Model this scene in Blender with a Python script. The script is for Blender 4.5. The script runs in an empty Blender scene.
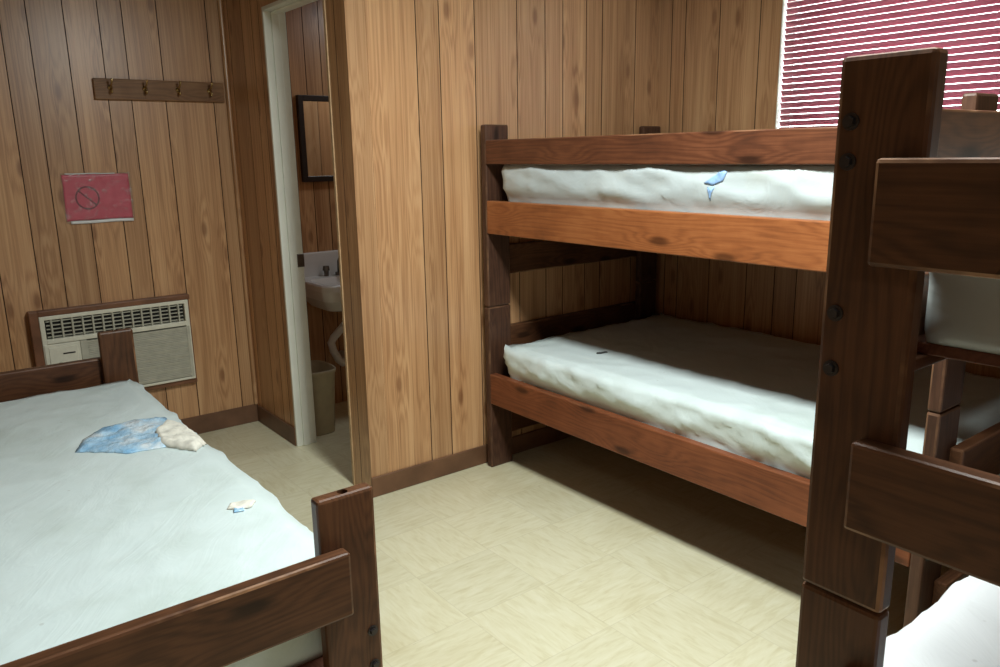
import bpy, bmesh, math, random
from mathutils import Vector, Matrix, noise

S = bpy.context.scene
COL = S.collection
rnd = random.Random(7)

# ------------------------------------------------------------------ camera
cam_d = bpy.data.cameras.new('camera')
cam = bpy.data.objects.new('camera', cam_d)
COL.objects.link(cam)
S.camera = cam
cam_d.sensor_width = 36.0
cam_d.lens = 781.8 * 36.0 / 1000.0
cam_d.clip_start = 0.02
yaw, pitch, roll = math.radians(37.567), math.radians(-12.982), math.radians(-0.978)
fw = Vector((math.sin(yaw) * math.cos(pitch), math.cos(yaw) * math.cos(pitch), math.sin(pitch)))
rt = Vector((math.cos(yaw), -math.sin(yaw), 0))
up = rt.cross(fw)
r2 = rt * math.cos(roll) + up * math.sin(roll)
u2 = up * math.cos(roll) - rt * math.sin(roll)
M = Matrix((( r2.x, u2.x, -fw.x, 0.0), (r2.y, u2.y, -fw.y, 0.0), (r2.z, u2.z, -fw.z, 1.395), (0, 0, 0, 1)))
cam.matrix_world = M

# ------------------------------------------------------------------ world, lamps, exposure
W = bpy.data.worlds.new('world')
S.world = W
W.use_nodes = True
bg = W.node_tree.nodes['Background']
bg.inputs[0].default_value = (0.93, 0.97, 1.0, 1)
bg.inputs[1].default_value = 12.0

def area(name, loc, sx, sy, power, color, rot=(0, 0, 0)):
    d = bpy.data.lights.new(name, 'AREA')
    d.shape = 'RECTANGLE'; d.size = sx; d.size_y = sy
    d.energy = power; d.color = color
    o = bpy.data.objects.new(name, d); COL.objects.link(o)
    o.location = loc; o.rotation_euler = rot
    return o
area('ceiling_tube_light', (1.28, 1.05, 2.32), 0.26, 1.2, 64, (0.94, 1.0, 0.98))
area('second_tube_light', (-0.25, -1.00, 2.32), 0.26, 1.2, 8, (0.94, 1.0, 0.98))
area('bathroom_fill_light', (2.4, 3.35, 2.25), 0.3, 0.3, 4.2, (0.90, 0.96, 1.0))  # added fill, source unseen; lifts the sink and the mirror's reflection

S.view_settings.view_transform = 'Standard'
S.view_settings.look = 'None'
S.view_settings.gamma = 1
S.view_settings.use_curve_mapping = False
S.view_settings.exposure = 0.07

# ------------------------------------------------------------------ shader helper
def lin(r, g, b):
    f = lambda c: (c / 255 / 12.92) if c / 255 <= 0.04045 else ((c / 255 + 0.055) / 1.055) ** 2.4
    return (f(r), f(g), f(b), 1)

class NT:
    def __init__(s, name):
        s.m = bpy.data.materials.new(name); s.m.use_nodes = True
        s.t = s.m.node_tree; s.t.nodes.clear()
        s.out = s.t.nodes.new('ShaderNodeOutputMaterial')
        s.b = s.t.nodes.new('ShaderNodeBsdfPrincipled')
        s.t.links.new(s.b.outputs[0], s.out.inputs[0])
    def put(s, sock, v):
        if isinstance(v, bpy.types.NodeSocket): s.t.links.new(v, sock)
        elif v is not None: sock.default_value = v
    def n(s, typ): return s.t.nodes.new('ShaderNode' + typ)
    def math(s, op, a, b=None, c=None):
        n = s.n('Math'); n.operation = op
        s.put(n.inputs[0], a); s.put(n.inputs[1], b); s.put(n.inputs[2], c)
        return n.outputs[0]
    def obj(s):
        n = s.n('TexCoord'); x = s.n('SeparateXYZ')
        s.t.links.new(n.outputs['Object'], x.inputs[0])
        return n.outputs['Object'], x.outputs[0], x.outputs[1], x.outputs[2]
    def xyz(s, x, y, z=0.0):
        n = s.n('CombineXYZ'); s.put(n.inputs[0], x); s.put(n.inputs[1], y); s.put(n.inputs[2], z)
        return n.outputs[0]
    def noise(s, v, scale=1.0, detail=3.0, rough=0.5, dist=0.0):
        n = s.n('TexNoise'); s.put(n.inputs['Vector'], v)
        n.inputs['Scale'].default_value = scale; n.inputs['Detail'].default_value = detail
        n.inputs['Roughness'].default_value = rough; n.inputs['Distortion'].default_value = dist
        return n.outputs[0]
    def vor(s, v, scale=1.0, rand=1.0, dim='2D'):
        n = s.n('TexVoronoi'); n.voronoi_dimensions = dim; s.put(n.inputs['Vector'], v)
        n.inputs['Scale'].default_value = scale; n.inputs['Randomness'].default_value = rand
        return n.outputs['Distance'], n.outputs['Color']
    def ramp(s, f, pts):
        n = s.n('ValToRGB'); s.put(n.inputs[0], f)
        e = n.color_ramp.elements
        while len(e) < len(pts): e.new(0.5)
        for k, (p, c) in enumerate(pts): e[k].position = p; e[k].color = c
        return n.outputs[0]
    def fr(s, f, a, b, lo=0.0, hi=1.0):
        n = s.n('MapRange'); n.interpolation_type = 'SMOOTHSTEP'
        s.put(n.inputs[0], f)
        for k, v in enumerate((a, b, lo, hi)): n.inputs[k + 1].default_value = v
        return n.outputs[0]
    def mix(s, f, a, b, mode='MIX'):
        n = s.n('Mix'); n.data_type = 'RGBA'; n.blend_type = mode
        s.put(n.inputs[0], f); s.put(n.inputs[6], a); s.put(n.inputs[7], b)
        return n.outputs[2]
    def bump(s, h, strength=0.2, dist=0.002):
        n = s.n('Bump'); n.inputs['Strength'].default_value = strength
        n.inputs['Distance'].default_value = dist
        s.put(n.inputs['Height'], h); s.t.links.new(n.outputs[0], s.b.inputs['Normal'])
    def fin(s, col, rough=0.5, spec=0.5, metal=0.0, coat=0.0):
        s.put(s.b.inputs['Base Color'], col); s.put(s.b.inputs['Roughness'], rough)
        s.b.inputs['Specular IOR Level'].default_value = spec
        s.b.inputs['Metallic'].default_value = metal
        s.b.inputs['Coat Weight'].default_value = coat
        s.b.inputs['Coat Roughness'].default_value = 0.25
        return s.m

def plain(name, col, rough=0.5, spec=0.5, metal=0.0, var=0.06, scale=30.0):
    k = NT(name)
    v, x, y, z = k.obj()
    f = k.noise(v, scale, 3)
    d = tuple(c * (1 - 2.2 * var) for c in col[:3]) + (1,)
    e = tuple(min(1, c * (1 + 2.2 * var)) for c in col[:3]) + (1,)
    return k.fin(k.ramp(f, [(0.3, d), (0.7, e)]), rough, spec, metal)

def panel_mat(name, light, mid, dark, gloss=0.33):
    k = NT(name)
    v, x, y, z = k.obj()
    at = k.n('Attribute'); at.attribute_name = 'plank'; p = at.outputs['Fac']
    u = k.math('ADD', k.math('ADD', x, y), k.math('MULTIPLY', p, 13.7))
    w = k.math('ADD', z, k.math('MULTIPLY', p, 31.3))
    kd, kc = k.vor(k.xyz(k.math('MULTIPLY', u, 5.5), k.math('MULTIPLY', w, 2.0)), 1.0)
    bend = k.math('MULTIPLY', k.fr(kd, 0.40, 0.0), 1.6)
    low = k.noise(k.xyz(k.math('MULTIPLY', u, 7.0), k.math('MULTIPLY', w, 0.5)), 1.0, 2, 0.4)
    str_ = k.noise(k.xyz(k.math('MULTIPLY', u, 16.0), k.math('MULTIPLY', w, 0.16)), 1.0, 3, 0.6)
    ph = k.math('ADD', k.math('ADD', k.math('MULTIPLY', u, 26.0), k.math('ADD', k.math('MULTIPLY', low, 2.5), k.math('MULTIPLY', str_, 9.0))), bend)
    ring = k.math('FRACT', ph)
    tri = k.fr(k.math('ABSOLUTE', k.math('SUBTRACT', ring, 0.62)), 0.42, 0.0)
    fine = k.noise(k.xyz(k.math('MULTIPLY', u, 230.0), k.math('MULTIPLY', w, 5.0)), 1.0, 3, 0.6)
    wide = k.noise(k.xyz(k.math('MULTIPLY', u, 17.0), k.math('MULTIPLY', w, 0.7)), 1.0, 2, 0.5)
    g = k.math('ADD', k.math('MULTIPLY', tri, k.fr(str_, 0.3, 0.7, 0.08, 0.26)), k.math('MULTIPLY', fine, 0.40))
    g = k.math('ADD', g, k.math('MULTIPLY', wide, 0.62))
    base = k.ramp(g, [(0.36, light), (0.58, mid), (0.88, dark)])
    # plank to plank tone
    tone = k.math('ADD', k.math('MULTIPLY', k.math('FRACT', k.math('MULTIPLY', p, 7.31)), 0.26), 0.86)
    base = k.mix(1.0, base, k.xyz(tone, tone, tone), 'MULTIPLY')
    pick = k.n('SeparateColor'); k.t.links.new(kc, pick.inputs[0])
    has = k.fr(pick.outputs[0], 0.25, 0.35)
    core = k.math('MULTIPLY', k.fr(k.math('ADD', kd, k.math('MULTIPLY', fine, 0.04)), 0.13, 0.05), has)
    base = k.mix(k.math('MULTIPLY', core, 0.62), base, (dark[0] * 0.55, dark[1] * 0.4, dark[2] * 0.32, 1))
    k.bump(g, 0.08, 0.001)
    return k.fin(base, gloss, 0.65)

def wood_mat(*a):
    m = wood_mat_(*a); EDGE[m.name] = wood_mat_(*a, edge=True)
    return m
EDGE = {}
def wood_mat_(name, light, mid, dark, rough=0.38, wear=0.0, seed=0.0, knots=0.5, spec=0.5, edge=False):
    # board grain running along local X
    k = NT(name + ('_worn_edge' if edge else ''))
    v, x, y, z = k.obj()
    inf = k.n('ObjectInfo'); r = inf.outputs['Random']
    s1 = k.math('ADD', k.math('MULTIPLY', r, 47.0), seed)
    xx = k.math('ADD', x, s1)
    yz = k.math('ADD', y, k.math('MULTIPLY', z, 0.8))
    vv = k.xyz(k.math('MULTIPLY', xx, 1.6), k.math('MULTIPLY', y, 16.0), k.math('MULTIPLY', z, 16.0))
    low = k.noise(vv, 1.0, 3, 0.5)
    kd, kc = k.vor(k.xyz(k.math('MULTIPLY', xx, 2.6), k.math('MULTIPLY', k.math('ADD', yz, s1), 8.0)), 1.0)
    ph = k.math('ADD', k.math('MULTIPLY', yz, 50.0), k.math('ADD', k.math('MULTIPLY', low, 6.0), k.math('MULTIPLY', k.fr(kd, 0.5, 0.0), 2.6)))
    tri = k.fr(k.math('ABSOLUTE', k.math('SUBTRACT', k.math('FRACT', ph), 0.6)), 0.42, 0.0)
    fine = k.noise(k.xyz(k.math('MULTIPLY', xx, 9.0), k.math('MULTIPLY', y, 260.0), k.math('MULTIPLY', z, 260.0)), 1.0, 3, 0.6)
    blot = k.noise(k.xyz(xx, y, z), 5.0, 4, 0.6)
    g = k.math('ADD', k.math('MULTIPLY', tri, 0.14), k.math('ADD', k.math('MULTIPLY', fine, 0.36), k.math('MULTIPLY', blot, 0.66)))
    base = k.ramp(g, [(0.35, light), (0.60, mid), (0.90, dark)])
    pick = k.n('SeparateColor'); k.t.links.new(kc, pick.inputs[0])
    core = k.math('MULTIPLY', k.fr(kd, 0.16, 0.05), k.fr(pick.outputs[1], knots, knots + 0.05))
    base = k.mix(k.math('MULTIPLY', core, 0.75), base, tuple(c * 0.4 for c in dark[:3]) + (1,))
    if edge:
        base = k.mix(k.fr(blot, 0.48, 0.66, 0.02, wear), base, lin(176, 132, 96))
    k.bump(g, 0.10, 0.001)
    return k.fin(base, k.math('ADD', k.math('MULTIPLY', blot, 0.2), rough - 0.05), 0.28, 0.0, 0.0)

def floor_mat():
    k = NT('vinyl_tile')
    v, x, y, z = k.obj()
    T = 0.305
    tx = k.math('DIVIDE', k.math('ADD', x, 10.06), T); ty = k.math('DIVIDE', k.math('ADD', y, 10.12), T)
    ix = k.math('FLOOR', tx); iy = k.math('FLOOR', ty)
    chk = k.math('MODULO', k.math('ADD', ix, iy), 2.0)
    wn = k.n('TexWhiteNoise'); k.put(wn.inputs['Vector'], k.xyz(ix, iy))
    rn = wn.outputs['Value']
    def pick(a, b):
        m = k.n('Mix'); m.data_type = 'FLOAT'
        k.put(m.inputs[0], chk); k.put(m.inputs[2], a); k.put(m.inputs[3], b)
        return m.outputs[0]
    along = pick(x, y); across = pick(y, x)
    def streak(ka, kc, off):
        return k.noise(k.xyz(k.math('ADD', k.math('MULTIPLY', along, ka), k.math('MULTIPLY', rn, 91.0)),
                             k.math('ADD', k.math('MULTIPLY', across, kc), off), k.math('MULTIPLY', rn, 17.0)), 1.0, 3, 0.55, 0.6)
    s1 = streak(13.0, 66.0, 0.0)
    s2 = streak(20.0, 130.0, 7.3)
    cloud = k.noise(v, 1.7, 3, 0.6)
    base = k.ramp(s1, [(0.30, lin(224, 220, 192)), (0.52, lin(218, 213, 181)), (0.78, lin(205, 197, 160))])
    base = k.mix(k.math('MULTIPLY', k.fr(s2, 0.72, 0.80), 0.45), base, lin(120, 100, 66))
    base = k.mix(k.math('MULTIPLY', k.fr(s2, 0.33, 0.22), 0.55), base, lin(234, 228, 196))
    tone = k.math('ADD', k.math('MULTIPLY', rn, 0.05), 0.975)
    base = k.mix(1.0, base, k.xyz(tone, tone, tone), 'MULTIPLY')
    fx = k.math('FRACT', tx); fy = k.math('FRACT', ty)
    ex = k.math('MINIMUM', fx, k.math('SUBTRACT', 1.0, fx)); ey = k.math('MINIMUM', fy, k.math('SUBTRACT', 1.0, fy))
    seam = k.fr(k.math('MINIMUM', ex, ey), 0.008, 0.002)
    base = k.mix(k.math('MULTIPLY', seam, 0.16), base, lin(140, 122, 84))
    base = k.mix(k.fr(cloud, 0.45, 0.75, 0.0, 0.30), base, lin(176, 158, 108))
    return k.fin(base, k.math('ADD', k.math('MULTIPLY', s1, 0.2), 0.28), 0.4)

def vinyl_mat(name, col, stain, amt=0.4):
    k = NT(name)
    v, x, y, z = k.obj()
    a = k.noise(v, 3.2, 4, 0.6); b = k.noise(v, 26.0, 4, 0.55)
    base = k.mix(k.fr(a, 0.45, 0.8, 0.0, amt), col, stain)
    kd, kc = k.vor(v, 9.0, 1.0, '3D')
    spot = k.math('MULTIPLY', k.fr(kd, 0.05, 0.02), 0.25)
    base = k.mix(spot, base, lin(130, 125, 110))
    cr_ = k.math('ABSOLUTE', k.math('SUBTRACT', k.noise(k.xyz(k.math('MULTIPLY', k.math('ADD', x, k.math('MULTIPLY', y, 0.5)), 4.0), k.math('MULTIPLY', k.math('SUBTRACT', y, x), 8.0), k.math('MULTIPLY', z, 9.0)), 1.0, 4, 0.6, 0.8), 0.5))
    k.bump(k.math('ADD', k.math('MULTIPLY', cr_, -2.6), k.math('MULTIPLY', b, 0.3)), 0.34, 0.004)
    return k.fin(base, 0.42, 0.45)

MAT = {}
MAT['panel'] = panel_mat('pine_panelling', lin(206, 164, 121), lin(187, 142, 100), lin(150, 106, 71))
MAT['panel_dark'] = MAT['panel']
MAT['panel_shade'] = MAT['panel']
MAT['brown_trim'] = plain('brown_trim_wood', lin(124, 84, 60), 0.45, 0.4, var=0.1, scale=12)
MAT['groove'] = plain('groove_paint', lin(58, 40, 28), 0.7, 0.2)
MAT['floor'] = floor_mat()
MAT['ceiling'] = plain('ceiling_paint', lin(128, 126, 120), 0.9, 0.2)
MAT['base'] = plain('baseboard_vinyl', lin(112, 80, 58), 0.45, 0.4, var=0.1, scale=9)
MAT['base_dark'] = plain('baseboard_dark_vinyl', lin(108, 78, 58), 0.45, 0.4, var=0.1, scale=9)
MAT['white_paint'] = plain('white_gloss_paint', lin(226, 228, 216), 0.35, 0.5, var=0.02, scale=8)
MAT['pale_wood'] = plain('pale_edge_wood', lin(190, 160, 122), 0.5, 0.4, var=0.08)
MAT['post'] = wood_mat('walnut_stain_post', lin(92, 64, 48), lin(72, 48, 36), lin(44, 30, 23), 0.40, 0.3, 3.0)
MAT['dark'] = wood_mat('dark_stain_board', lin(100, 65, 43), lin(79, 50, 32), lin(45, 29, 20), 0.36, 0.6, 9.0)
MAT['guard'] = wood_mat('brown_stain_board', lin(112, 68, 45), lin(88, 51, 33), lin(56, 33, 23), 0.36, 0.3, 5.0)
MAT['orange'] = wood_mat('amber_stain_board', lin(162, 102, 60), lin(142, 84, 47), lin(102, 58, 33), 0.34, 0.2, 1.5, 0.4)
MAT['red'] = wood_mat('russet_stain_board', lin(136, 80, 50), lin(114, 64, 39), lin(74, 42, 28), 0.36, 0.25, 6.5, 0.3)
MAT['rack'] = wood_mat('oak_rack_board', lin(150, 112, 76), lin(128, 92, 60), lin(92, 62, 40), 0.4, 0.1, 4.4)
MAT['ply'] = wood_mat('plywood_deck', lin(124, 82, 62), lin(106, 66, 50), lin(76, 48, 37), 0.5, 0.0, 2.2)
MAT['vinyl'] = vinyl_mat('mattress_vinyl', lin(184, 194, 195), lin(200, 198, 178))
MAT['vinyl_old'] = vinyl_mat('aged_mattress_vinyl', lin(216, 230, 229), lin(186, 200, 192), 0.6)
MAT['sheet'] = vinyl_mat('white_mattress_vinyl', lin(238, 242, 244), lin(228, 230, 226))
MAT['foam'] = plain('torn_cover_cloth', lin(232, 229, 216), 0.8, 0.2, var=0.08, scale=40)
MAT['steel'] = plain('dull_steel', lin(120, 116, 110), 0.35, 0.5, 0.9)
MAT['bolt'] = plain('blackened_bolt', lin(64, 60, 60), 0.4, 0.5, 0.7)
MAT['brass'] = plain('aged_brass', lin(196, 170, 118), 0.22, 0.5, 0.9)
MAT['ac'] = plain('yellowed_plastic', lin(226, 224, 206), 0.45, 0.4, var=0.03)
MAT['ac_grey'] = plain('grey_louvre_plastic', lin(186, 184, 168), 0.5, 0.4, var=0.04)
MAT['ac_dark'] = plain('grille_dark_fill', lin(40, 38, 36), 0.7, 0.2)
MAT['porcelain'] = plain('white_porcelain', lin(222, 222, 220), 0.15, 0.6, var=0.01)
MAT['bin'] = plain('beige_bin_plastic', lin(186, 176, 150), 0.5, 0.4, var=0.03)
MAT['black_wood'] = plain('black_frame_wood', lin(38, 30, 28), 0.4, 0.4)
MAT['pvc'] = plain('white_pvc', lin(225, 225, 225), 0.35, 0.5, var=0.02)
def mk_blue():
    k = NT('blue_ticking'); v, x, y, z = k.obj()
    a = k.noise(v, 9.0, 4, 0.6)
    c = k.ramp(a, [(0.36, lin(138, 190, 228)), (0.5, lin(182, 217, 240)), (0.62, lin(226, 238, 244))])  # near-white end of the ramp paints highlights into the blue
    k.bump(k.noise(v, 34.0, 4, 0.6), 0.8, 0.012)
    return k.fin(c, 0.22, 0.6)
MAT['blue'] = mk_blue()
MAT['blue_deep'] = plain('deep_blue_ticking', lin(144, 178, 220), 0.4, 0.4, var=0.1, scale=50)
def mk_mirror():
    k = NT('mirror_glass'); v, x, y, z = k.obj()
    f = k.noise(v, 14, 2)
    return k.fin(k.ramp(f, [(0, (0.86, 0.87, 0.86, 1)), (1, (0.9, 0.9, 0.9, 1))]), 0.03, 0.5, 1.0)
MAT['mirror'] = mk_mirror()
def mk_glass():
    k = NT('window_glass'); v, x, y, z = k.obj()
    f = k.noise(v, 3, 1)
    k.fin((1, 1, 1, 1), 0.02)
    tr = k.n('BsdfTransparent'); k.put(tr.inputs[0], k.ramp(f, [(0, (0.93, 0.96, 0.95, 1)), (1, (0.96, 0.98, 0.97, 1))]))
    gl = k.n('BsdfGlossy'); gl.inputs['Roughness'].default_value = 0.02
    mx = k.n('MixShader'); mx.inputs[0].default_value = 0.05
    k.t.links.new(tr.outputs[0], mx.inputs[1]); k.t.links.new(gl.outputs[0], mx.inputs[2])
    k.t.links.new(mx.outputs[0], k.out.inputs[0])
    return k.m
MAT['glass'] = mk_glass()
def mk_slat():
    k = NT('burgundy_slat'); v, x, y, z = k.obj()
    f = k.noise(k.xyz(x, k.math('MULTIPLY', y, 3.0), k.math('MULTIPLY', z, 40.0)), 1.0, 2)
    c = k.ramp(f, [(0.3, lin(160, 88, 104)), (0.7, lin(176, 104, 118))])
    k.fin(c, 0.5, 0.25)
    tl = k.n('BsdfTranslucent'); k.put(tl.inputs[0], c)
    mx = k.n('MixShader'); mx.inputs[0].default_value = 0.14
    k.t.links.new(k.b.outputs[0], mx.inputs[1]); k.t.links.new(tl.outputs[0], mx.inputs[2])
    k.t.links.new(mx.outputs[0], k.out.inputs[0])
    return k.m
MAT['slat'] = mk_slat()
def mk_sleeve():
    k = NT('clear_plastic_sleeve'); v, x, y, z = k.obj()
    f = k.noise(v, 40, 3)
    k.fin((1, 1, 1, 1), 0.1)
    tr = k.n('BsdfTransparent'); k.put(tr.inputs[0], k.ramp(f, [(0, (0.93, 0.93, 0.93, 1)), (1, (0.97, 0.97, 0.97, 1))]))
    gl = k.n('BsdfPrincipled'); gl.inputs['Base Color'].default_value = (0.8, 0.8, 0.8, 1); gl.inputs['Roughness'].default_value = 0.12
    mx = k.n('MixShader'); k.put(mx.inputs[0], k.fr(f, 0.5, 0.8, 0.05, 0.22))
    k.t.links.new(tr.outputs[0], mx.inputs[1]); k.t.links.new(gl.outputs[0], mx.inputs[2])
    k.t.links.new(mx.outputs[0], k.out.inputs[0])
    return k.m
MAT['sleeve'] = mk_sleeve()
def mk_red():
    k = NT('red_sign_paper'); v, x, y, z = k.obj()
    a = k.noise(v, 26.0, 4, 0.6)
    c = k.ramp(a, [(0.3, lin(206, 62, 88)), (0.7, lin(228, 86, 110))])
    return k.fin(c, 0.35, 0.5)
MAT['redpaper'] = mk_red()
MAT['redink'] = plain('dark_red_ink', lin(118, 34, 54), 0.5, 0.3)
MAT['tear'] = plain('dark_tear', lin(70, 72, 70), 0.8, 0.2)

# ------------------------------------------------------------------ object helpers
def link(name, me, mat, parent=None, smooth=False):
    o = bpy.data.objects.new(name, me); COL.objects.link(o)
    mats = mat if isinstance(mat, (list, tuple)) else [mat]
    for m in mats: me.materials.append(m)
    if parent: o.parent = parent
    if smooth:
        for p in me.polygons: p.use_smooth = True
    return o
def obj(name, bm, mat, parent=None, smooth=False):
    me = bpy.data.meshes.new(name); bm.normal_update(); bm.to_mesh(me); bm.free()
    return link(name, me, mat, parent, smooth)
def tag(o, label=None, cat=None, group=None, kind=None):
    if label: o['label'] = label
    if cat: o['category'] = cat
    if group: o['group'] = group
    if kind: o['kind'] = kind
    return o
def empty(name, loc, rz=0.0):
    o = bpy.data.objects.new(name, None); COL.objects.link(o)
    o.location = loc; o.rotation_euler = (0, 0, rz); o.empty_display_size = 0.1
    return o
def struct(o): o['kind'] = 'structure'; return o

def add_box(bm, lo, hi, bevel=0.0, seg=2, mi=-1):
    lo = Vector(lo); hi = Vector(hi)
    r = bmesh.ops.create_cube(bm, size=1.0)
    for v in r['verts']:
        v.co = Vector(((v.co.x + .5) * (hi.x - lo.x) + lo.x, (v.co.y + .5) * (hi.y - lo.y) + lo.y, (v.co.z + .5) * (hi.z - lo.z) + lo.z))
    if bevel:
        es = list({e for v in r['verts'] for e in v.link_edges})
        bmesh.ops.bevel(bm, geom=es, offset=bevel, segments=seg, affect='EDGES', profile=0.5, clamp_overlap=True, material=mi)
def add_cyl(bm, c, axis, r, h, seg=20, r2=None):
    axis = Vector(axis).normalized()
    q = Vector((0, 0, 1)).rotation_difference(axis).to_matrix().to_4x4()
    q.translation = Vector(c)
    bmesh.ops.create_cone(bm, cap_ends=True, segments=seg, radius1=r, radius2=r if r2 is None else r2, depth=h, matrix=q)
def add_tube(bm, pts, r, seg=10):
    pts = [Vector(p) for p in pts]
    rings = []
    for i, p in enumerate(pts):
        d = (pts[min(i + 1, len(pts) - 1)] - pts[max(i - 1, 0)]).normalized()
        a = d.orthogonal().normalized() if i == 0 else (a0 - d * a0.dot(d)).normalized()
        a0 = a; b = d.cross(a)
        rr = r[i] if isinstance(r, (list, tuple)) else r
        rings.append([bm.verts.new(p + a * rr * math.cos(2 * math.pi * k / seg) + b * rr * math.sin(2 * math.pi * k / seg)) for k in range(seg)])
    for A, B in zip(rings, rings[1:]):
        for k in range(seg): bm.faces.new((A[k], A[(k + 1) % seg], B[(k + 1) % seg], B[k]))
    bm.faces.new(rings[0][::-1]); bm.faces.new(rings[-1])
LM = {}
def board(name, parent, lo, hi, mat, bevel=0.005):
    # box given in parent's space; its own local X runs along its longest side
    lo = Vector(lo); hi = Vector(hi); c = (lo + hi) / 2; d = hi - lo
    ax = sorted(range(3), key=lambda i: -d[i])
    ex = Vector([1.0 if i == ax[0] else 0.0 for i in range(3)])
    ey = Vector([1.0 if i == ax[1] else 0.0 for i in range(3)])
    ez = ex.cross(ey)
    bm = bmesh.new()
    h = Vector((d[ax[0]] / 2, d[ax[1]] / 2, d[ax[2]] / 2))
    add_box(bm, -h, h, bevel, 2, 1)
    o = obj(name, bm, [mat, EDGE[mat.name]], parent)
    LM[o.name] = Matrix(((ex.x, ey.x, ez.x, c.x), (ex.y, ey.y, ez.y, c.y), (ex.z, ey.z, ez.z, c.z), (0, 0, 0, 1)))
    o.matrix_local = LM[o.name]
    return o

# ------------------------------------------------------------------ room numbers (metres)
YA = 4.011      # far wall (air conditioner)
XS = 1.421      # doorway wall, room side
TJ = 0.097      # doorway wall thickness
YO = 2.741      # partition wall facing the room
XW = 3.12       # window wall
YJ, YD, ZD = 3.510, 2.900, 2.03
CE = 2.42
XL, YB = -1.7, -2.0

def panel_wall(name, p0, udir, ndir, u0, u1, z0, z1, grooves, holes, mat, thick=0.05):
    """wall sheet; u runs along udir from p0, front faces ndir; v-grooves pressed into the front"""
    p0 = Vector(p0); udir = Vector(udir); ndir = Vector(ndir)
    gw, gd = 0.0042, 0.0028
    bm = bmesh.new(); pl = bm.faces.layers.float.new('plank')
    gs = sorted(g for g in grooves if u0 + 0.01 < g < u1 - 0.01)
    us = {u0, u1}
    for g in gs: us |= {g - gw / 2, g, g + gw / 2}
    zs = {z0, z1}
    for h in holes: us |= {max(u0, h[0]), min(u1, h[1])}; zs |= {max(z0, h[2]), min(z1, h[3])}
    us = sorted(us); zs = sorted(zs)
    R = random.Random(name); tones = [R.random() for _ in range(len(gs) + 2)]
    flip = udir.cross(Vector((0, 0, 1))).dot(ndir) < 0
    def P(u, z, d): return p0 + udir * u + Vector((0, 0, z)) + ndir * d
    def depth(u): return -gd if any(abs(u - g) < 1e-6 for g in gs) else 0.0
    def quad(pts, mi, pid, inv=False):
        if flip != inv: pts = pts[::-1]
        f = bm.faces.new([bm.verts.new(p) for p in pts]); f.material_index = mi; f[pl] = pid
    def hole(ua, ub, za, zb):
        um, zm = (ua + ub) / 2, (za + zb) / 2
        return any(h[0] < um < h[1] and h[2] < zm < h[3] for h in holes)
    for a, b in zip(us, us[1:]):
        if b - a < 1e-7: continue
        m = (a + b) / 2
        mi = 1 if any(abs(m - g) < gw / 2 for g in gs) else 0
        pid = tones[sum(g < m for g in gs)]
        for c, d in zip(zs, zs[1:]):
            if hole(a, b, c, d): continue
            quad([P(a, c, depth(a)), P(b, c, depth(b)), P(b, d, depth(b)), P(a, d, depth(a))], mi, pid)
            quad([P(a, c, -thick), P(b, c, -thick), P(b, d, -thick), P(a, d, -thick)], 0, pid, True)
    for (a, b, c, d) in [(u0, u1, z0, z1)]:
        for (ua, za, ub, zb) in ((b, c, b, d), (b, d, a, d), (a, d, a, c)):
            quad([P(ua, za, 0), P(ub, zb, 0), P(ub, zb, -thick), P(ua, za, -thick)], 0, 0.5, True)
    return struct(obj(name, bm, [mat, MAT['groove']]))

# floor and ceiling
bm = bmesh.new(); add_box(bm, (XL - 0.1, YB - 0.1, -0.05), (XW + 0.15, YA + 0.1, 0.0)); struct(obj('floor', bm, MAT['floor']))
bm = bmesh.new(); add_box(bm, (XL - 0.1, YB - 0.1, CE), (XW + 0.15, YA + 0.1, CE + 0.05)); struct(obj('ceiling', bm, MAT['ceiling']))

gA = [-1.3, -1.1, -0.95, -0.72, -0.5, -0.35, -0.18, 0.02, 0.15, 0.34, 0.483, 0.584, 0.725, 0.864, 0.963, 1.114, 1.339, 1.60, 1.743, 1.832, 1.922, 2.1, 2.3, 2.45, 2.7, 2.9]
panel_wall('wall_far', (0, YA, 0), (1, 0, 0), (0, -1, 0), XL, XW, 0, CE, gA, [], MAT['panel_dark'], 0.08)
gO = [1.503, 1.721, 1.829, 2.003, 2.226, 2.385, 2.490, 2.634, 2.737, 2.960]
panel_wall('wall_partition', (0, YO, 0), (1, 0, 0), (0, -1, 0), XS + 0.0008, XW, 0, CE, gO, [], MAT['panel'], 0.05)
panel_wall('wall_bathroom', (0, YO + 0.10, 0), (1, 0, 0), (0, 1, 0), XS + TJ, XW, 0, CE, [1.6, 1.75, 1.9, 2.13, 2.3, 2.42, 2.6, 2.8], [], MAT['panel_dark'], 0.05)
WIN = (0.98, 2.055, 1.18, 2.16)
gW = [2.652, 2.570, 2.374, 2.161, 2.013, 1.904, 1.70, 1.58, 1.4, 1.2, 1.0, 0.9, 0.7, 0.5, 0.3, 0.1, -0.2, -0.5, -0.8, -1.2, -1.6, 3.0, 3.3, 3.6]
panel_wall('wall_right', (XW, 0, 0), (0, 1, 0), (-1, 0, 0), YB, YA, 0, CE, gW, [WIN], MAT['panel'], 0.10)
gS = [3.942, 3.771, 3.647, 3.564, 2.83]
panel_wall('wall_doorway', (XS, 0, 0), (0, 1, 0), (-1, 0, 0), YO + 0.0005, YA, 0, CE, gS, [(YD, YJ, -1, ZD)], MAT['panel_shade'], TJ)
panel_wall('wall_left', (XL, 0, 0), (0, 1, 0), (1, 0, 0), YB, YA, 0, CE, [YB + 0.3 + 0.203 * i for i in range(28)], [], MAT['panel_dark'], 0.08)
panel_wall('wall_back', (0, YB, 0), (1, 0, 0), (0, 1, 0), XL, XW, 0, CE, [XL + 0.2 + 0.203 * i for i in range(22)], [], MAT['panel_dark'], 0.08)

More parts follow.
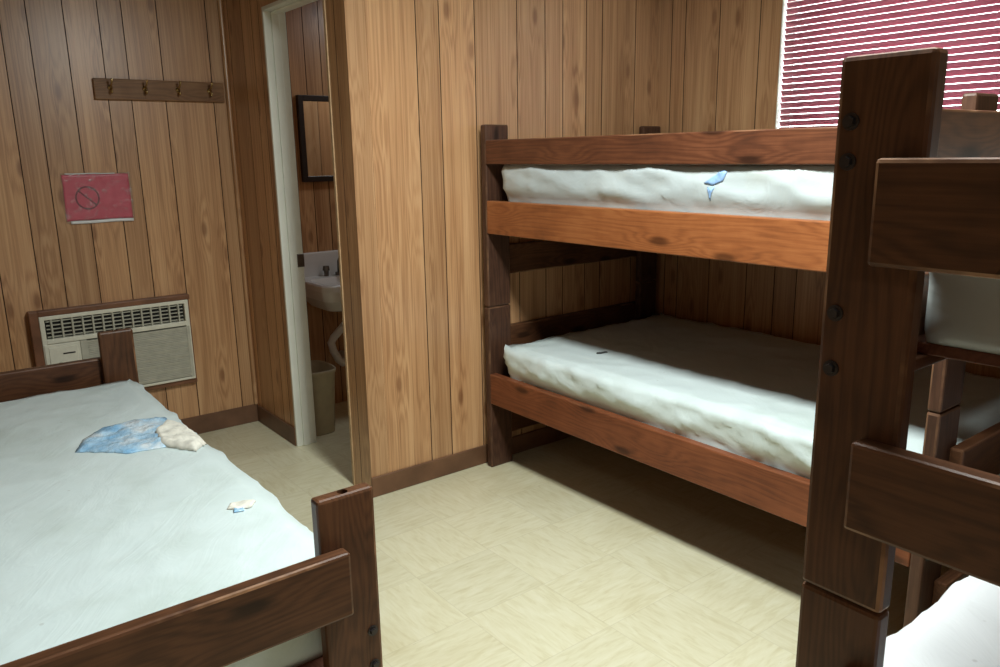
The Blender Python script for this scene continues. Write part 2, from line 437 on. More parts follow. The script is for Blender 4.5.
def base(name, lo, hi, mat):
    bm = bmesh.new(); add_box(bm, lo, hi, 0.003, 1); return struct(obj(name, bm, mat))
base('baseboard_far', (XL, YA - 0.008, 0), (XS, YA, 0.098), MAT['base_dark'])
base('baseboard_partition', (XS - 0.004, YO - 0.010, 0), (XW, YO, 0.088), MAT['base'])
base('baseboard_doorway', (XS - 0.008, YJ, 0), (XS, YA - 0.008, 0.095), MAT['base_dark'])
base('baseboard_right', (XW - 0.008, YB, 0), (XW, YO - 0.010, 0.09), MAT['base_dark'])
# corner mouldings
bm = bmesh.new()
add_cyl(bm, (XS - 0.011, YA - 0.011, CE / 2 + 0.05), (0, 0, 1), 0.011, CE - 0.1, 16)
struct(obj('trim_1', bm, MAT['panel_dark'], smooth=False))

# doorway frame: painted jamb on the far side, header, near jamb, stops, strike plate
dr = struct(empty('door_1', (XS, (YJ + YD) / 2, 0)))
def rel(o, p): o.location = -Vector(p); return o
DO = (XS, (YJ + YD) / 2, 0)
bm = bmesh.new()
add_box(bm, (XS - 0.003, YJ - 0.012, 0), (XS + TJ + 0.003, YJ + 0.004, ZD - 0.012), 0.0015, 1)
add_box(bm, (XS + 0.030, YJ - 0.020, 0), (XS + 0.066, YJ - 0.012, ZD - 0.012), 0.0015, 1)
rel(obj('jamb', bm, MAT['white_paint'], dr), DO)
bm = bmesh.new()
add_box(bm, (XS - 0.003, YD - 0.004, ZD - 0.012), (XS + TJ + 0.003, YJ + 0.004, ZD + 0.004), 0.0015, 1)
add_box(bm, (XS + 0.030, YD, ZD - 0.020), (XS + 0.066, YJ, ZD - 0.012), 0.0015, 1)
rel(obj('header', bm, MAT['white_paint'], dr), DO)
bm = bmesh.new()
add_box(bm, (XS - 0.004, YD - 0.004, 0), (XS + TJ + 0.003, YD + 0.012, ZD - 0.012), 0.0015, 1)
rel(obj('jamb', bm, MAT['pale_wood'], dr), DO)
bm = bmesh.new()
add_box(bm, (XS + 0.066, YJ - 0.0145, 0.885), (XS + TJ + 0.006, YJ - 0.011, 0.947), 0.001, 1)
add_box(bm, (XS + 0.076, YJ - 0.0155, 0.900), (XS + 0.090, YJ - 0.0140, 0.932), 0.0, 1)
sp = rel(obj('strike_plate', bm, MAT['steel'], dr), DO); sp['label'] = 'metal strike plate'

# ------------------------------------------------------------------ window and blind
y0, y1, z0, z1 = WIN
wn = struct(empty('window_1', (XW, (y0 + y1) / 2, z0)))
WO = (XW, (y0 + y1) / 2, z0)
bm = bmesh.new()
t = 0.004
add_box(bm, (XW - 0.001, y1 - t, z0), (XW + 0.10, y1 + 0.001, z1), 0.001, 1)
add_box(bm, (XW - 0.001, y0 - 0.001, z0), (XW + 0.10, y0 + t, z1), 0.001, 1)
add_box(bm, (XW - 0.001, y0 + t, z1 - t), (XW + 0.10, y1 - t, z1 + 0.001), 0.001, 1)
add_box(bm, (XW - 0.012, y0 + t, z0 - 0.001), (XW + 0.10, y1 - t, z0 + t), 0.002, 1)
rel(obj('window_frame', bm, MAT['white_paint'], wn), WO)
bm = bmesh.new()
add_box(bm, (XW + 0.06, y0 + t, z0 + t), (XW + 0.085, y1 - t, z0 + t + 0.03), 0.002, 1)
add_box(bm, (XW + 0.06, y0 + t, z1 - t - 0.03), (XW + 0.085, y1 - t, z1 - t), 0.002, 1)
add_box(bm, (XW + 0.06, y0 + t, z0 + t + 0.029), (XW + 0.085, y0 + t + 0.02, z1 - t - 0.029), 0.002, 1)
rel(obj('sash', bm, MAT['steel'], wn), WO)
bm = bmesh.new()
add_box(bm, (XW + 0.070, y0 + t, z0 + t), (XW + 0.074, y1 - t, z1 - t))
rel(obj('pane', bm, MAT['glass'], wn), WO)

bl = empty('window_blind', (XW + 0.019, (y0 + y1) / 2, z0 + t))
tag(bl, 'burgundy venetian blind with thin slats lowered over the window', 'window blind')
BO = (XW + 0.019, (y0 + y1) / 2, z0 + t)
ba, bb = y0 + t + 0.004, y1 - t - 0.002
pitch_s = 0.0255
bm = bmesh.new()
zc = z0 + t + 0.035; sw = 0.0125; n_sl = 0
tilt = math.radians(62)
while zc < z1 - 0.06:
    prev = None
    for k in range(5):
        q = (k / 4 - 0.5) * 2
        off = sw * q; crown = 0.0016 * (1 - q * q)
        # room edge up, window edge down
        dx = off * math.cos(tilt) + crown * math.sin(tilt)
        dz = -off * math.sin(tilt) + crown * math.cos(tilt)
        cur = [bm.verts.new((XW + 0.019 + dx, yy, zc + dz)) for yy in (ba, (ba + bb) / 2, bb)]
        if prev:
            for m_ in range(2): bm.faces.new((prev[m_], prev[m_ + 1], cur[m_ + 1], cur[m_]))
        prev = cur
    zc += pitch_s; n_sl += 1
o = rel(obj('slats', bm, MAT['slat'], bl, True), BO)
md = o.modifiers.new('thick', 'SOLIDIFY'); md.thickness = 0.0006
bm = bmesh.new(); add_box(bm, (XW + 0.003, ba, z1 - 0.05), (XW + 0.036, bb, z1 - t), 0.002, 1); rel(obj('head_rail', bm, MAT['slat'], bl), BO)
bm = bmesh.new(); add_box(bm, (XW + 0.007, ba, z0 + t + 0.002), (XW + 0.031, bb, z0 + t + 0.014), 0.002, 1); rel(obj('bottom_rail', bm, MAT['slat'], bl), BO)
for yy in (1.97, 1.935, 1.20, 1.155):
    bm = bmesh.new()
    for dx in (-0.0085, 0.0085):
        add_cyl(bm, (XW + 0.019 + dx, yy, (z0 + z1) / 2), (0, 0, 1), 0.0009, z1 - z0 - 0.07, 6)
    rel(obj('ladder_cord', bm, MAT['slat'], bl), BO)

# ------------------------------------------------------------------ beds
T_, PW, BW = 0.035, 0.124, 1.087
def drill_top(o, r, depth):
    """bore a dowel hole into the upper end of a post (its local +X end or -X end, whichever is up)"""
    cm = bpy.data.meshes.new('bore'); bm = bmesh.new()
    L = max(v.co.x for v in o.data.vertices)
    add_cyl(bm, (L, 0, 0), (1, 0, 0), r, depth * 2, 24); bm.to_mesh(cm); bm.free()
    c = bpy.data.objects.new('bore', cm); COL.objects.link(c); c.parent = o.parent; c.matrix_local = LM[o.name]
    m = o.modifiers.new('bore', 'BOOLEAN'); m.object = c; m.operation = 'DIFFERENCE'; m.solver = 'EXACT'
    dg = bpy.context.evaluated_depsgraph_get()
    me = bpy.data.meshes.new_from_object(o.evaluated_get(dg))
    o.modifiers.clear(); o.data = me
    bpy.data.objects.remove(c)
def bed_unit(root, L, zb, h, mats, guard, deck_y0, hole=False):
    """one bunk tier in the root's frame: x across 0..BW, y along 0..L"""
    for ix, xa in ((0, 0.0), (1, BW - PW)):
        for iy, ya in ((0, 0.0), (1, L - T_)):
            p = board('post', root, (xa, ya, zb), (xa + PW, ya + T_, zb + h), mats['post'], 0.007)
            if hole: drill_top(p, 0.011, 0.03)
            xb = xa + (0.022 if ix == 0 else PW - 0.022)
            yo = ya if iy == 0 else ya + T_
            s = -1 if iy == 0 else 1
            hs = [0.345, 0.425]
            if guard: hs += [0.632, 0.684]
            for hz in hs:
                bm = bmesh.new()
                add_cyl(bm, (0, s * 0.0012, 0), (0, s, 0), 0.0115, 0.0024, 20)
                add_cyl(bm, (0, s * 0.0050, 0), (0, s, 0), 0.0078, 0.006, 6, 0.0070)
                b = obj('bolt', bm, MAT['bolt'], p)
                b.matrix_local = LM[p.name].inverted() @ Matrix.Translation((xb, yo, zb + hz))
                b['label'] = 'dark hex bolt head'
    for ya, yb in ((-T_, 0.0), (L, L + T_)):
        for za, zc_ in ((0.128, 0.258), (0.500, 0.637)):
            board('end_board', root, (0.076, ya, zb + za), (BW - 0.076, yb, zb + zc_), mats['end'], 0.006)
    for k_, xa in enumerate((0.0, BW - T_)):
        ra, rb = (0.306, 0.444) if zb == 0 else (0.319, 0.457)
        o = board('side_rail', root, (xa, T_, zb + ra), (xa + T_, L - T_, zb + rb), mats['rail'], 0.004)
        if mats.get('rail_label'): o['label'] = mats['rail_label']
        if guard:
            board('guard_rail', root, (xa, T_, zb + 0.607), (xa + T_, L - T_, zb + 0.705), mats['guard'], 0.004)
    dz = ra + 0.040
    board('deck', root, (T_, deck_y0, zb + dz - 0.018), (BW - T_, L - T_ - 0.005, zb + dz), MAT['ply'], 0.002)
    for xa in (T_, BW - 2 * T_):
        board('ledger', root, (xa, T_ + 0.01, zb + ra + 0.002), (xa + T_, L - T_ - 0.01, zb + dz - 0.0185), MAT['dark'], 0.003)

HU = 0.768
# bunk under the window
LA = 1.906
bunk = empty('bunk_bed', (1.993, 0.798, 0))
tag(bunk, 'wooden bunk bed with amber side rails standing along the window wall', 'bunk bed', 'bunk beds')
bed_unit(bunk, LA, 0.0, 0.742, dict(post=MAT['post'], end=MAT['dark'], rail=MAT['red'], guard=MAT['guard'], rail_label='russet stained side rail'), False, 0.04)
bed_unit(bunk, LA, 0.744, HU, dict(post=MAT['post'], end=MAT['dark'], rail=MAT['orange'], guard=MAT['guard'], rail_label='bright amber stained side rail'), True, 0.04)
# near bunk at the right, its end facing the aisle
LB = 1.95
bunk2 = empty('bunk_bed', (1.027, 0.585, 0), -math.pi / 2)
tag(bunk2, 'dark brown bunk bed nearest at right, bolted post and end boards in front', 'bunk bed', 'bunk beds')
mb = dict(post=MAT['dark'], end=MAT['dark'], rail=MAT['dark'], guard=MAT['dark'])
bed_unit(bunk2, LB, 0.0, 0.742, mb, False, 0.19)
bed_unit(bunk2, LB, 0.744, HU, mb, True, 0.19)
# single bed at left
LL = 1.986
bed = empty('single_bed', (0.691 - BW, 1.325, 0))
tag(bed, 'low dark brown single bed at left with dowel holes in its posts', 'bed')
bed_unit(bed, LL, 0.0, 0.744, dict(post=MAT['dark'], end=MAT['dark'], rail=MAT['dark'], guard=MAT['dark']), False, 0.06, True)

# ------------------------------------------------------------------ mattresses
def fbm(p, o=3):
    return noise.fractal(p, 1.0, 2.0, o, noise_basis='PERLIN_ORIGINAL')
def mattress_mesh(sx, sy, sz, r, seed, wr=1.0, cell=0.016, fold=None):
    """rounded slab with seams and slack vinyl folds; origin at the centre of its underside"""
    bm = bmesh.new()
    nx, ny, nz = max(4, int(sx / cell)), max(4, int(sy / cell)), max(4, int(sz / cell))
    idx = {}
    def V(i, j, k):
        key = (i, j, k)
        if key in idx: return idx[key]
        p = Vector(((i / nx - .5) * sx, (j / ny - .5) * sy, k / nz * sz))
        q = Vector((max(-sx / 2 + r, min(sx / 2 - r, p.x)), max(-sy / 2 + r, min(sy / 2 - r, p.y)), max(r, min(sz - r, p.z))))
        d = p - q
        if d.length > 1e-9:
            m = max(abs(d.x), abs(d.y), abs(d.z)); nrm = d.normalized()
            p = q + nrm * r if m > r * 0.98 or True else p
        else:
            nrm = Vector((0, 0, 1))
        s = Vector((p.x + seed * 3.1, p.y - seed * 1.7, p.z + seed))
        top = max(0.0, min(1.0, (p.z - sz * 0.6) / (sz * 0.3)))
        dd = 0.009 * fbm(s * 1.3, 2) * wr
        f1 = 1 - abs(noise.noise(Vector((s.x * 5 + s.y * 2.2, s.y * 5 - s.x * 2.0, s.z * 3)) * 0.9))
        f2 = 1 - abs(noise.noise(Vector((s.x * 3 - s.y * 4.5, s.y * 1.7 + s.x * 5, s.z * 2 + 4)) * 1.2))
        dd += (0.004 * f1 ** 7 + 0.003 * f2 ** 8) * wr
        if nrm.z < 0.6:       # side walls: slanted slack folds
            a = s.y if abs(nrm.x) > abs(nrm.y) else s.x
            g = 1 - abs(noise.noise(Vector((a * 4.2 + s.z * 9.0, s.z * 3.0 - a * 0.7, seed))))
            g2 = 1 - abs(noise.noise(Vector((a * 2.6 - s.z * 5.0, s.z * 5.0, seed + 9))))
            c_ = (p.z - 0.30 * p.y) if abs(nrm.x) > abs(nrm.y) else (p.z - 0.30 * p.x)
            g3 = 1 - abs(noise.noise(Vector((c_ * 13.0, a * 1.3, seed + 20))))
            g4 = 1 - abs(noise.noise(Vector((c_ * 24.0 + 3, a * 1.9, seed + 30))))
            dd += (0.010 * g ** 6 + 0.008 * g2 ** 5 + 0.014 * g3 ** 5 + 0.008 * g4 ** 6 - 0.008) * wr
            hb = max(0.0, min(1.0, (p.z - 0.10) / 0.05))
            dd = min(dd, 0.0) * (1 - hb) + (dd + 0.016) * hb
        p = p + nrm * dd
        if p.z < 0.004 and nrm.z < 0.5: p.z = max(p.z, 0.0)
        if nrm.z < -0.5: p.z = 0.0
        idx[key] = bm.verts.new(p)
        return idx[key]
    for i in range(nx):
        for j in range(ny):
            bm.faces.new((V(i, j, nz), V(i + 1, j, nz), V(i + 1, j + 1, nz), V(i, j + 1, nz)))
            bm.faces.new((V(i, j, 0), V(i, j + 1, 0), V(i + 1, j + 1, 0), V(i + 1, j, 0)))
    for k in range(nz):
        for i in range(nx):
            bm.faces.new((V(i, 0, k), V(i + 1, 0, k), V(i + 1, 0, k + 1), V(i, 0, k + 1)))
            bm.faces.new((V(i, ny, k), V(i, ny, k + 1), V(i + 1, ny, k + 1), V(i + 1, ny, k)))
        for j in range(ny):
            bm.faces.new((V(0, j, k), V(0, j, k + 1), V(0, j + 1, k + 1), V(0, j + 1, k)))
            bm.faces.new((V(nx, j, k), V(nx, j + 1, k), V(nx, j + 1, k + 1), V(nx, j, k + 1)))
    return bm
def mattress(label, lo, hi, mat, seed, wr=1.0, r=0.035):
    lo = Vector(lo); hi = Vector(hi)
    root = empty('mattress', ((lo.x + hi.x) / 2, (lo.y + hi.y) / 2, lo.z))
    tag(root, label, 'mattress', 'vinyl mattresses on the beds')
    bm = mattress_mesh(hi.x - lo.x, hi.y - lo.y, hi.z - lo.z, r, seed, wr)
    o = obj('cover', bm, mat, root, True)
    return root, o

mA1, cA1 = mattress('white vinyl mattress on the top tier of the window wall bunk', (2.030, 0.85, 1.1035), (3.03, 2.590, 1.356), MAT['vinyl'], 1.3, 0.6, 0.03)
mA0, cA0 = mattress('pale vinyl mattress on the bottom tier of the window wall bunk', (2.030, 0.85, 0.3465), (3.03, 2.590, 0.582), MAT['vinyl_old'], 4.1, 1.0, 0.03)
mL, cL = mattress('large pale mattress with torn blue patch on the low single bed', (-0.36, 1.41, 0.3465), (0.642, 3.20, 0.566), MAT['vinyl_old'], 7.7, 0.6, 0.03)
mB1, cB1 = mattress('grey shaded mattress on the top tier of the near right bunk', (1.212, -0.44, 1.1035), (2.9, 0.530, 1.34), MAT['vinyl'], 11.3, 0.4, 0.022)
mB0, cB0 = mattress('bright white mattress on the bottom tier of the near right bunk', (1.085, -0.44, 0.3465), (2.9, 0.530, 0.592), MAT['sheet'], 15.9, 0.6, 0.055)

# tears in the covers
def top_z(o, x, y):
    """height of a cover's top near a root-space point"""
    best = None
    for v in o.data.vertices:
        if v.co.z < 0.15: continue
        d = (v.co.x - x) ** 2 + (v.co.y - y) ** 2
        if best is None or d < best[0]: best = (d, v.co.z)
    return best[1]
def patch(name, parent, cover, outline, mat, lift, amp, seed, n=26, label=None, crown=0.0):
    """crumpled sheet lying on a cover; outline = root-space polygon (x,y)"""
    xs = [p[0] for p in outline]; ys = [p[1] for p in outline]
    cx, cy = sum(xs) / len(xs), sum(ys) / len(ys)
    bm = bmesh.new(); m = len(outline)
    # resample outline
    pts = []
    for i in range(m):
        a, b = outline[i], outline[(i + 1) % m]
        for k in range(8):
            f = k / 8; pts.append((a[0] + (b[0] - a[0]) * f, a[1] + (b[1] - a[1]) * f))
    rings = []
    N = 12
    for q in range(N + 1):
        s = 1 - q / N
        ring = []
        for (x, y) in pts:
            X, Y = cx + (x - cx) * s, cy + (y - cy) * s
            jit = 0.006 * noise.noise(Vector((x * 40, y * 40, seed))) if q == 0 else 0
            z = top_z(cover, X, Y) + lift * min(1, q / 2)
            z += amp * abs(noise.noise(Vector((X * 16, Y * 16, seed)))) * min(1, q / 2) + 0.35 * amp * abs(noise.noise(Vector((X * 45, Y * 45, seed + 3)))) * min(1, q / 2)
            z += crown * (1 - s ** 2)
            ring.append(bm.verts.new((X + jit, Y + jit, z + 0.001)))
            if s < 1e-6: break
        rings.append(ring)
    K = len(pts)
    for A, B in zip(rings, rings[1:]):
        for i in range(K):
            if len(B) == 1: bm.faces.new((A[i], A[(i + 1) % K], B[0]))
            else: bm.faces.new((A[i], A[(i + 1) % K], B[(i + 1) % K], B[i]))
    bmesh.ops.recalc_face_normals(bm, faces=bm.faces)
    o = obj(name, bm, mat, parent, True)
    md = o.modifiers.new('thick', 'SOLIDIFY'); md.thickness = 0.0015; md.offset = 1
    if label: o['label'] = label
    return o
def rs(root, pts): return [(x - root.location.x, y - root.location.y) for x, y in pts]
patch('torn_lining', mL, cL, rs(mL, [(0.325, 2.455), (0.36, 2.555), (0.43, 2.630), (0.53, 2.655), (0.615, 2.615), (0.61, 2.475), (0.545, 2.325), (0.44, 2.345)]), MAT['blue'], 0.003, 0.016, 3.0, label='shiny blue lining showing through the torn cover')
patch('cover_flap', mL, cL, rs(mL, [(0.53, 2.350), (0.545, 2.470), (0.60, 2.550), (0.645, 2.490), (0.648, 2.300), (0.60, 2.230), (0.565, 2.280)]), MAT['foam'], 0.014, 0.010, 8.0, label='frayed off-white cloth folded back beside the tear')
patch('cover_tear', mL, cL, rs(mL, [(0.537, 1.787), (0.552, 1.812), (0.582, 1.807), (0.607, 1.787), (0.587, 1.762), (0.552, 1.764)]), MAT['foam'], 0.002, 0.008, 5.0, label='small white tear')
patch('tear_lining', mL, cL, rs(mL, [(0.542, 1.757), (0.550, 1.779), (0.570, 1.774), (0.565, 1.752)]), MAT['blue'], 0.001, 0.003, 6.0)
patch('cover_tear', mA0, cA0, rs(mA0, [(2.22, 2.235), (2.235, 2.25), (2.275, 2.235), (2.272, 2.222), (2.24, 2.228)]), MAT['tear'], 0.0005, 0.001, 2.0, label='small dark slit')
# blue tear on the front side of the top mattress
def side_patch(name, parent, cover, pts, mat, off, label=None):
    """small sheet hugging the aisle side of a cover; pts are world (y, z)"""
    yc, zc_ = parent.location.y, parent.location.z
    side = [v.co.copy() for v in cover.data.vertices if v.co.x < -0.44 and v.co.z > 0.02]
    def X(y, z): return min(side, key=lambda c: (c.y - y) ** 2 + (c.z - z) ** 2).x
    loc = [(y - yc, z - zc_) for y, z in pts]
    cy, cz = sum(p[0] for p in loc) / len(loc), sum(p[1] for p in loc) / len(loc)
    ring = []
    for a, b in zip(loc, loc[1:] + loc[:1]):
        for k in range(4): ring.append((a[0] + (b[0] - a[0]) * k / 4, a[1] + (b[1] - a[1]) * k / 4))
    bm = bmesh.new(); prev = None
    for q in (1.0, 0.66, 0.33):
        cur = [bm.verts.new((X(cy + (y - cy) * q, cz + (z - cz) * q) - off, cy + (y - cy) * q, cz + (z - cz) * q)) for y, z in ring]
        if prev:
            for i in range(len(cur)): bm.faces.new((prev[i], prev[(i + 1) % len(cur)], cur[(i + 1) % len(cur)], cur[i]))
        prev = cur
    bm.faces.new(prev)
    o = obj(name, bm, mat, parent, True)
    md = o.modifiers.new('thick', 'SOLIDIFY'); md.thickness = 0.001; md.offset = 0
    if label: o['label'] = label
    return o
side_patch('tear_lining', mA1, cA1, [(1.560, 1.295), (1.535, 1.312), (1.495, 1.335), (1.480, 1.330), (1.492, 1.302), (1.530, 1.288)], MAT['blue_deep'], 0.002, 'blue lining in a tear')
side_patch('tear_lining', mA1, cA1, [(1.548, 1.282), (1.520, 1.284), (1.532, 1.258), (1.538, 1.240)], MAT['blue_deep'], 0.002, 'blue lining in a tear')

# ------------------------------------------------------------------ air conditioner in the far wall
ax0, ax1, az0, az1 = 0.455, 1.102, 0.312, 0.716
fy = YA - 0.050
ac = empty('air_conditioner', ((ax0 + ax1) / 2, YA, az0))
tag(ac, 'cream wall air conditioner set low in the panelled wall under the red sign', 'air conditioner')
AO = ((ax0 + ax1) / 2, YA, az0)
bm = bmesh.new()
add_box(bm, (ax0, fy, az0), (ax0 + 0.020, YA - 0.001, az1), 0.003)
add_box(bm, (ax1 - 0.020, fy, az0), (ax1, YA - 0.001, az1), 0.003)
add_box(bm, (ax0 + 0.018, fy, az1 - 0.018), (ax1 - 0.018, YA - 0.001, az1), 0.003)
add_box(bm, (ax0 + 0.018, fy, az0), (ax1 - 0.018, YA - 0.001, az0 + 0.012), 0.003)
zt = az1 - 0.128
add_box(bm, (ax0 + 0.018, fy - 0.002, zt), (ax1 - 0.018, YA - 0.001, zt + 0.022), 0.003)
rel(obj('housing', bm, MAT['ac'], ac), AO)
bm = bmesh.new(); add_box(bm, (ax0 + 0.016, fy + 0.024, az0 + 0.010), (ax1 - 0.016, YA - 0.002, az1 - 0.016)); rel(obj('grille_dark_block', bm, MAT['ac_dark'], ac), AO)  # solid block; its dark colour stands for the shade inside the openings
bm = bmesh.new()
ga, gb = ax0 + 0.026, ax1 - 0.026
for i in range(14):
    x = ga + (gb - ga) * (i + 0.5) / 14
    add_box(bm, (x - 0.0035, fy + 0.004, zt + 0.022), (x + 0.0035, fy + 0.026, az1 - 0.018))
for j in range(5):
    z = zt + 0.022 + (az1 - 0.018 - zt - 0.022) * (j + 0.5) / 5
    add_box(bm, (ga, fy + 0.010, z - 0.0022), (gb, fy + 0.020, z + 0.0022))
rel(obj('outlet_grille', bm, MAT['ac_grey'], ac), AO)
bm = bmesh.new()
cx = ax0 + 0.150
la, lb = cx + 0.030, ax1 - 0.022
add_box(bm, (cx, fy - 0.004, az0 + 0.012), (la, fy + 0.024, zt - 0.002), 0.002)
add_box(bm, (lb, fy - 0.004, az0 + 0.012), (ax1 - 0.006, fy + 0.024, zt - 0.002), 0.002)
nl = 30
for i in range(nl):
    z = az0 + 0.016 + (zt - 0.006 - az0 - 0.016) * (i + 0.5) / nl
    wide = i % 4 == 1
    add_box(bm, (la - 0.002, fy - (0.003 if wide else 0.0), z - (0.0041 if wide else 0.0036)), (lb + 0.002, fy + 0.02, z + (0.0041 if wide else 0.0036)))
rel(obj('intake_louvre', bm, MAT['ac_grey'], ac), AO)
bm = bmesh.new()
add_box(bm, (ax0 + 0.004, fy - 0.005, az0 + 0.012), (cx - 0.001, fy + 0.024, zt - 0.002), 0.003)
add_box(bm, (ax0 + 0.020, fy - 0.0085, az0 + 0.040), (cx - 0.014, fy - 0.004, zt - 0.016), 0.002)
cd = rel(obj('control_door', bm, MAT['ac'], ac), AO)
bm = bmesh.new()
add_box(bm, (ax0 + 0.075, fy - 0.0098, zt - 0.052), (ax0 + 0.125, fy - 0.0084, zt - 0.046))
obj('control_mark', bm, MAT['ac_dark'], cd)
bm = bmesh.new()
add_cyl(bm, (ax0 + 0.060, fy - 0.0095, zt - 0.095), (0, 1, 0), 0.010, 0.003, 16)
obj('control_dial', bm, MAT['ac_grey'], cd)
# wooden surround of the opening
bm = bmesh.new()
add_box(bm, (0.418, YA - 0.050, az0 - 0.02), (0.454, YA, 0.741), 0.003)
add_box(bm, (1.1025, YA - 0.030, az0 - 0.02), (1.112, YA, 0.741), 0.002)
add_box(bm, (0.454, YA - 0.050, 0.7165), (1.112, YA, 0.741), 0.003)
add_box(bm, (0.454, YA - 0.035, az0 - 0.025), (1.112, YA, az0 - 0.0005), 0.003)
struct(obj('trim_2', bm, MAT['brown_trim']))

# ------------------------------------------------------------------ coat rack
cr = empty('coat_rack', (1.102, YA, 1.661))
tag(cr, 'brown wooden coat rack with four brass hooks high on the wall', 'coat rack')
board('rack_board', cr, (-0.296, -0.019, 0.0), (0.286, -0.0005, 0.092), MAT['rack'], 0.003)
for hx in (0.873, 1.021, 1.169, 1.316):
    bm = bmesh.new()
    add_cyl(bm, (0, -0.002, 0), (0, 1, 0), 0.011, 0.004, 14)
    add_tube(bm, [(0, -0.003, 0.004), (0, -0.018, 0.008), (0, -0.036, 0.014), (0, -0.048, 0.026), (0, -0.050, 0.036)], [0.0045, 0.0045, 0.004, 0.004, 0.006])
    add_tube(bm, [(0, -0.003, -0.004), (0, -0.012, -0.016), (0, -0.022, -0.024), (0, -0.031, -0.020), (0, -0.033, -0.010)], [0.0045, 0.004, 0.004, 0.004, 0.0055])
    h = obj('hook', bm, MAT['brass'], cr, True); h.location = (hx - 1.102, -0.019, 0.052)

# ------------------------------------------------------------------ red sign
sg = empty('sign', (0.771, YA, 1.118))
tag(sg, 'red paper sign with a barred circle in a plastic sleeve on the wall', 'sign')
def wavy(x0, x1, zz0, zz1, y, amp, nx=28, nz=20, seed=0.0):
    bm = bmesh.new(); g = []
    for i in range(nx + 1):
        c = []
        for j in range(nz + 1):
            x = x0 + (x1 - x0) * i / nx; z = zz0 + (zz1 - zz0) * j / nz
            n_ = noise.noise(Vector((x * 14, z * 14, seed)))
            sh = 0.003 * noise.noise(Vector((x * 9, z * 9, seed + 5)))
            e = (i in (0, nx)) or (j in (0, nz))
            c.append(bm.verts.new((x + (sh if e else 0), y - amp * abs(n_), z + (sh if e else 0))))
        g.append(c)
    for i in range(nx):
        for j in range(nz): bm.faces.new((g[i][j], g[i + 1][j], g[i + 1][j + 1], g[i][j + 1]))
    return bm
def solid(o, t_):
    m = o.modifiers.new('thick', 'SOLIDIFY'); m.thickness = t_; m.offset = 0; return o
solid(obj('paper', wavy(-0.141, 0.137, 0.010, 0.215, -0.003, 0.002), MAT['redpaper'], sg, True), 0.0006)
bm = bmesh.new()
rc = Vector((-0.047, -0.0062, 0.110)); N_ = 40
ri = []
for i in range(N_):
    a = 2 * math.pi * i / N_
    ri.append([bm.verts.new(rc + Vector((math.cos(a) * r_ * 0.95, 0, math.sin(a) * r_))) for r_ in (0.046, 0.053)])
for i in range(N_):
    A, B = ri[i], ri[(i + 1) % N_]; bm.faces.new((A[0], B[0], B[1], A[1]))
d = Vector((0.72, 0, -0.69)); p_ = Vector((0.69, 0, 0.72))
vs = [bm.verts.new(rc + d * a * 0.047 + p_ * b * 0.003) for a, b in ((-1, -1), (1, -1), (1, 1), (-1, 1))]
bm.faces.new(vs)
solid(obj('barred_circle', bm, MAT['redink'], sg), 0.0006)
solid(obj('plastic_sleeve', wavy(-0.146, 0.143, -0.002, 0.222, -0.0085, 0.002, seed=4.0), MAT['sleeve'], sg, True), 0.0003)
bm = wavy(-0.128, 0.138, -0.004, 0.009, -0.0095, 0.003, 30, 2, 8.0)
solid(obj('sleeve_fold', bm, MAT['pvc'], sg, True), 0.0006)
bm = wavy(-0.128, 0.080, 0.2165, 0.2205, -0.0095, 0.003, 30, 2, 9.0)
solid(obj('sleeve_fold', bm, MAT['pvc'], sg, True), 0.0006)

# ------------------------------------------------------------------ bathroom fittings seen through the doorway
mr = empty('mirror', (1.99, YA, 1.262))
tag(mr, 'dark framed mirror on the bathroom wall seen through the doorway', 'mirror')
bm = bmesh.new()
mw = 0.226
add_box(bm, (-mw, -0.030, 0), (-mw + 0.030, -0.002, 0.446), 0.003)
add_box(bm, (mw - 0.030, -0.030, 0), (mw, -0.002, 0.446), 0.003)
add_box(bm, (-mw + 0.029, -0.030, 0), (mw - 0.029, -0.002, 0.030), 0.003)
add_box(bm, (-mw + 0.029, -0.030, 0.416), (mw - 0.029, -0.002, 0.446), 0.003)
obj('mirror_frame', bm, MAT['black_wood'], mr)
bm = bmesh.new(); add_box(bm, (-mw + 0.028, -0.018, 0.028), (mw - 0.028, -0.010, 0.418)); obj('mirror_glass', bm, MAT['mirror'], mr)

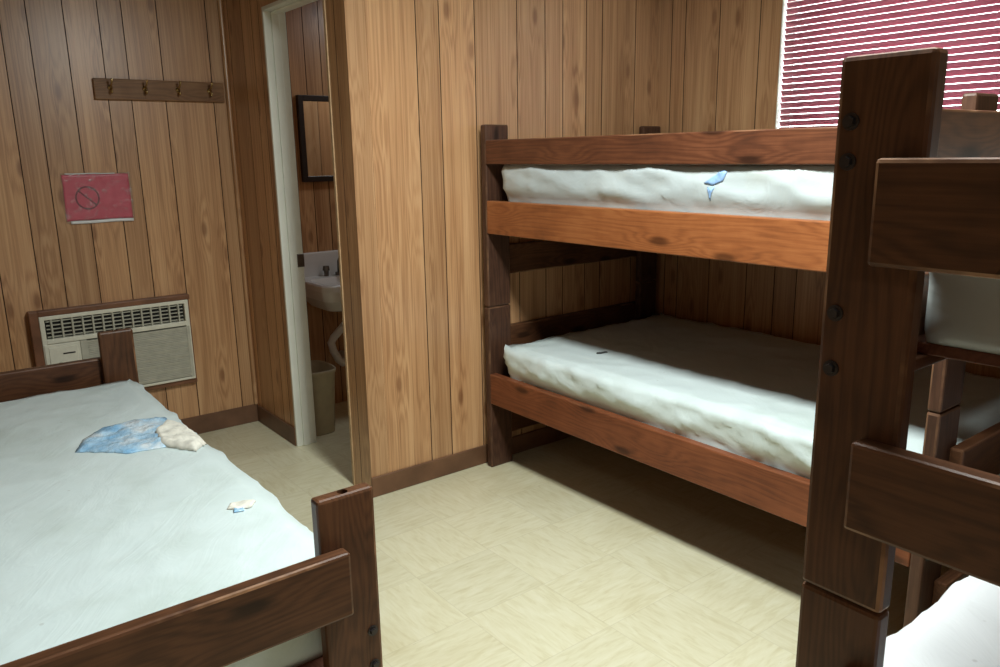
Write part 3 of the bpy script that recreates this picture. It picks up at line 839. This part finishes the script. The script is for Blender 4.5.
sk = empty('sink', (1.93, YA, 0.64))
tag(sk, 'white wall hung sink with a splashback under the bathroom mirror', 'sink')
def sink_mesh():
    bm = bmesh.new()
    hw, D = 0.26, 0.41
    def ring(w, d0, d1, z, r, n=10):
        # rounded rectangle from the wall (y=-d0) out to y=-d1
        pts = []
        for cx_, cy_, a0 in ((w - r, -d1 + r, -90), (w - r, -d0 - r, 0), (-w + r, -d0 - r, 90), (-w + r, -d1 + r, 180)):
            for k in range(n):
                a = math.radians(a0 + 90 * k / (n - 1))
                pts.append((cx_ + r * math.cos(a), cy_ + r * math.sin(a), z))
        return [bm.verts.new(p) for p in pts]
    rings = [ring(hw * 0.5, 0.06, D * 0.62, -0.055, 0.05), ring(hw * 0.74, 0.03, D * 0.80, -0.035, 0.06), ring(hw * 0.95, 0.002, D * 0.975, 0.030, 0.055), ring(hw, 0.001, D, 0.080, 0.05),
             ring(hw, 0.001, D, 0.108, 0.05), ring(hw - 0.006, 0.006, D - 0.006, 0.115, 0.045), ring(hw - 0.035, 0.115, D - 0.035, 0.114, 0.05),
             ring(hw - 0.055, 0.130, D - 0.055, 0.085, 0.05), ring(hw - 0.10, 0.16, D - 0.10, -0.01, 0.05), ring(hw - 0.16, 0.19, D - 0.15, -0.035, 0.03)]
    for A, B in zip(rings, rings[1:]):
        for i in range(len(A)): bm.faces.new((A[i], A[(i + 1) % len(A)], B[(i + 1) % len(A)], B[i]))
    bm.faces.new(rings[0][::-1]); bm.faces.new(rings[-1])
    add_box(bm, (-hw, -0.024, 0.100), (hw, -0.001, 0.245), 0.008, 3)
    return bm
obj('basin', sink_mesh(), MAT['porcelain'], sk)
bm = bmesh.new()
add_cyl(bm, (-0.01, -0.065, 0.122), (0, 0, 1), 0.022, 0.016, 18)
add_tube(bm, [(-0.01, -0.065, 0.12), (-0.01, -0.067, 0.19), (-0.01, -0.09, 0.215), (-0.01, -0.14, 0.212), (-0.01, -0.165, 0.195)], 0.010)
obj('tap', bm, MAT['steel'], sk, True)
for hx in (-0.085, 0.075):
    bm = bmesh.new()
    add_cyl(bm, (hx, -0.06, 0.130), (0, 0, 1), 0.013, 0.034, 14)
    add_cyl(bm, (hx, -0.06, 0.158), (0, 0, 1), 0.021, 0.024, 8, 0.017)
    obj('tap_handle', bm, MAT['steel'], sk)
bm = bmesh.new()
add_tube(bm, [(-0.03, -0.21, -0.06), (-0.05, -0.21, -0.12), (-0.14, -0.211, -0.20), (-0.155, -0.211, -0.225), (-0.145, -0.211, -0.27), (-0.115, -0.205, -0.325), (-0.08, -0.18, -0.355), (-0.03, -0.12, -0.36), (0.0, -0.06, -0.35), (0.0, -0.004, -0.35)], 0.021, 12)
obj('drain_pipe', bm, MAT['pvc'], sk, True)

tc = empty('waste_bin', (1.605, 3.668, 0.0))
tag(tc, 'beige plastic waste bin on the bathroom floor beside the door jamb', 'waste bin')
def bin_mesh():
    bm = bmesh.new()
    def ring(a, b, z, n=40, e=3.2):
        o_ = []
        for i in range(n):
            t_ = 2 * math.pi * i / n
            c, s_ = math.cos(t_), math.sin(t_)
            o_.append(bm.verts.new((a * math.copysign(abs(c) ** (2 / e), c), b * math.copysign(abs(s_) ** (2 / e), s_), z)))
        return o_
    R = [ring(0.068, 0.098, 0.0), ring(0.072, 0.102, 0.004), ring(0.088, 0.122, 0.320), ring(0.092, 0.126, 0.322), ring(0.094, 0.128, 0.338), ring(0.091, 0.125, 0.342), ring(0.086, 0.120, 0.338), ring(0.070, 0.100, 0.008)]
    for A, B in zip(R, R[1:]):
        for i in range(len(A)): bm.faces.new((A[i], A[(i + 1) % len(A)], B[(i + 1) % len(A)], B[i]))
    bm.faces.new(R[0][::-1]); bm.faces.new(R[-1])
    return bm
obj('bucket', bin_mesh(), MAT['bin'], tc, False)
for p in tc.children[0].data.polygons: p.use_smooth = len(p.vertices) == 4
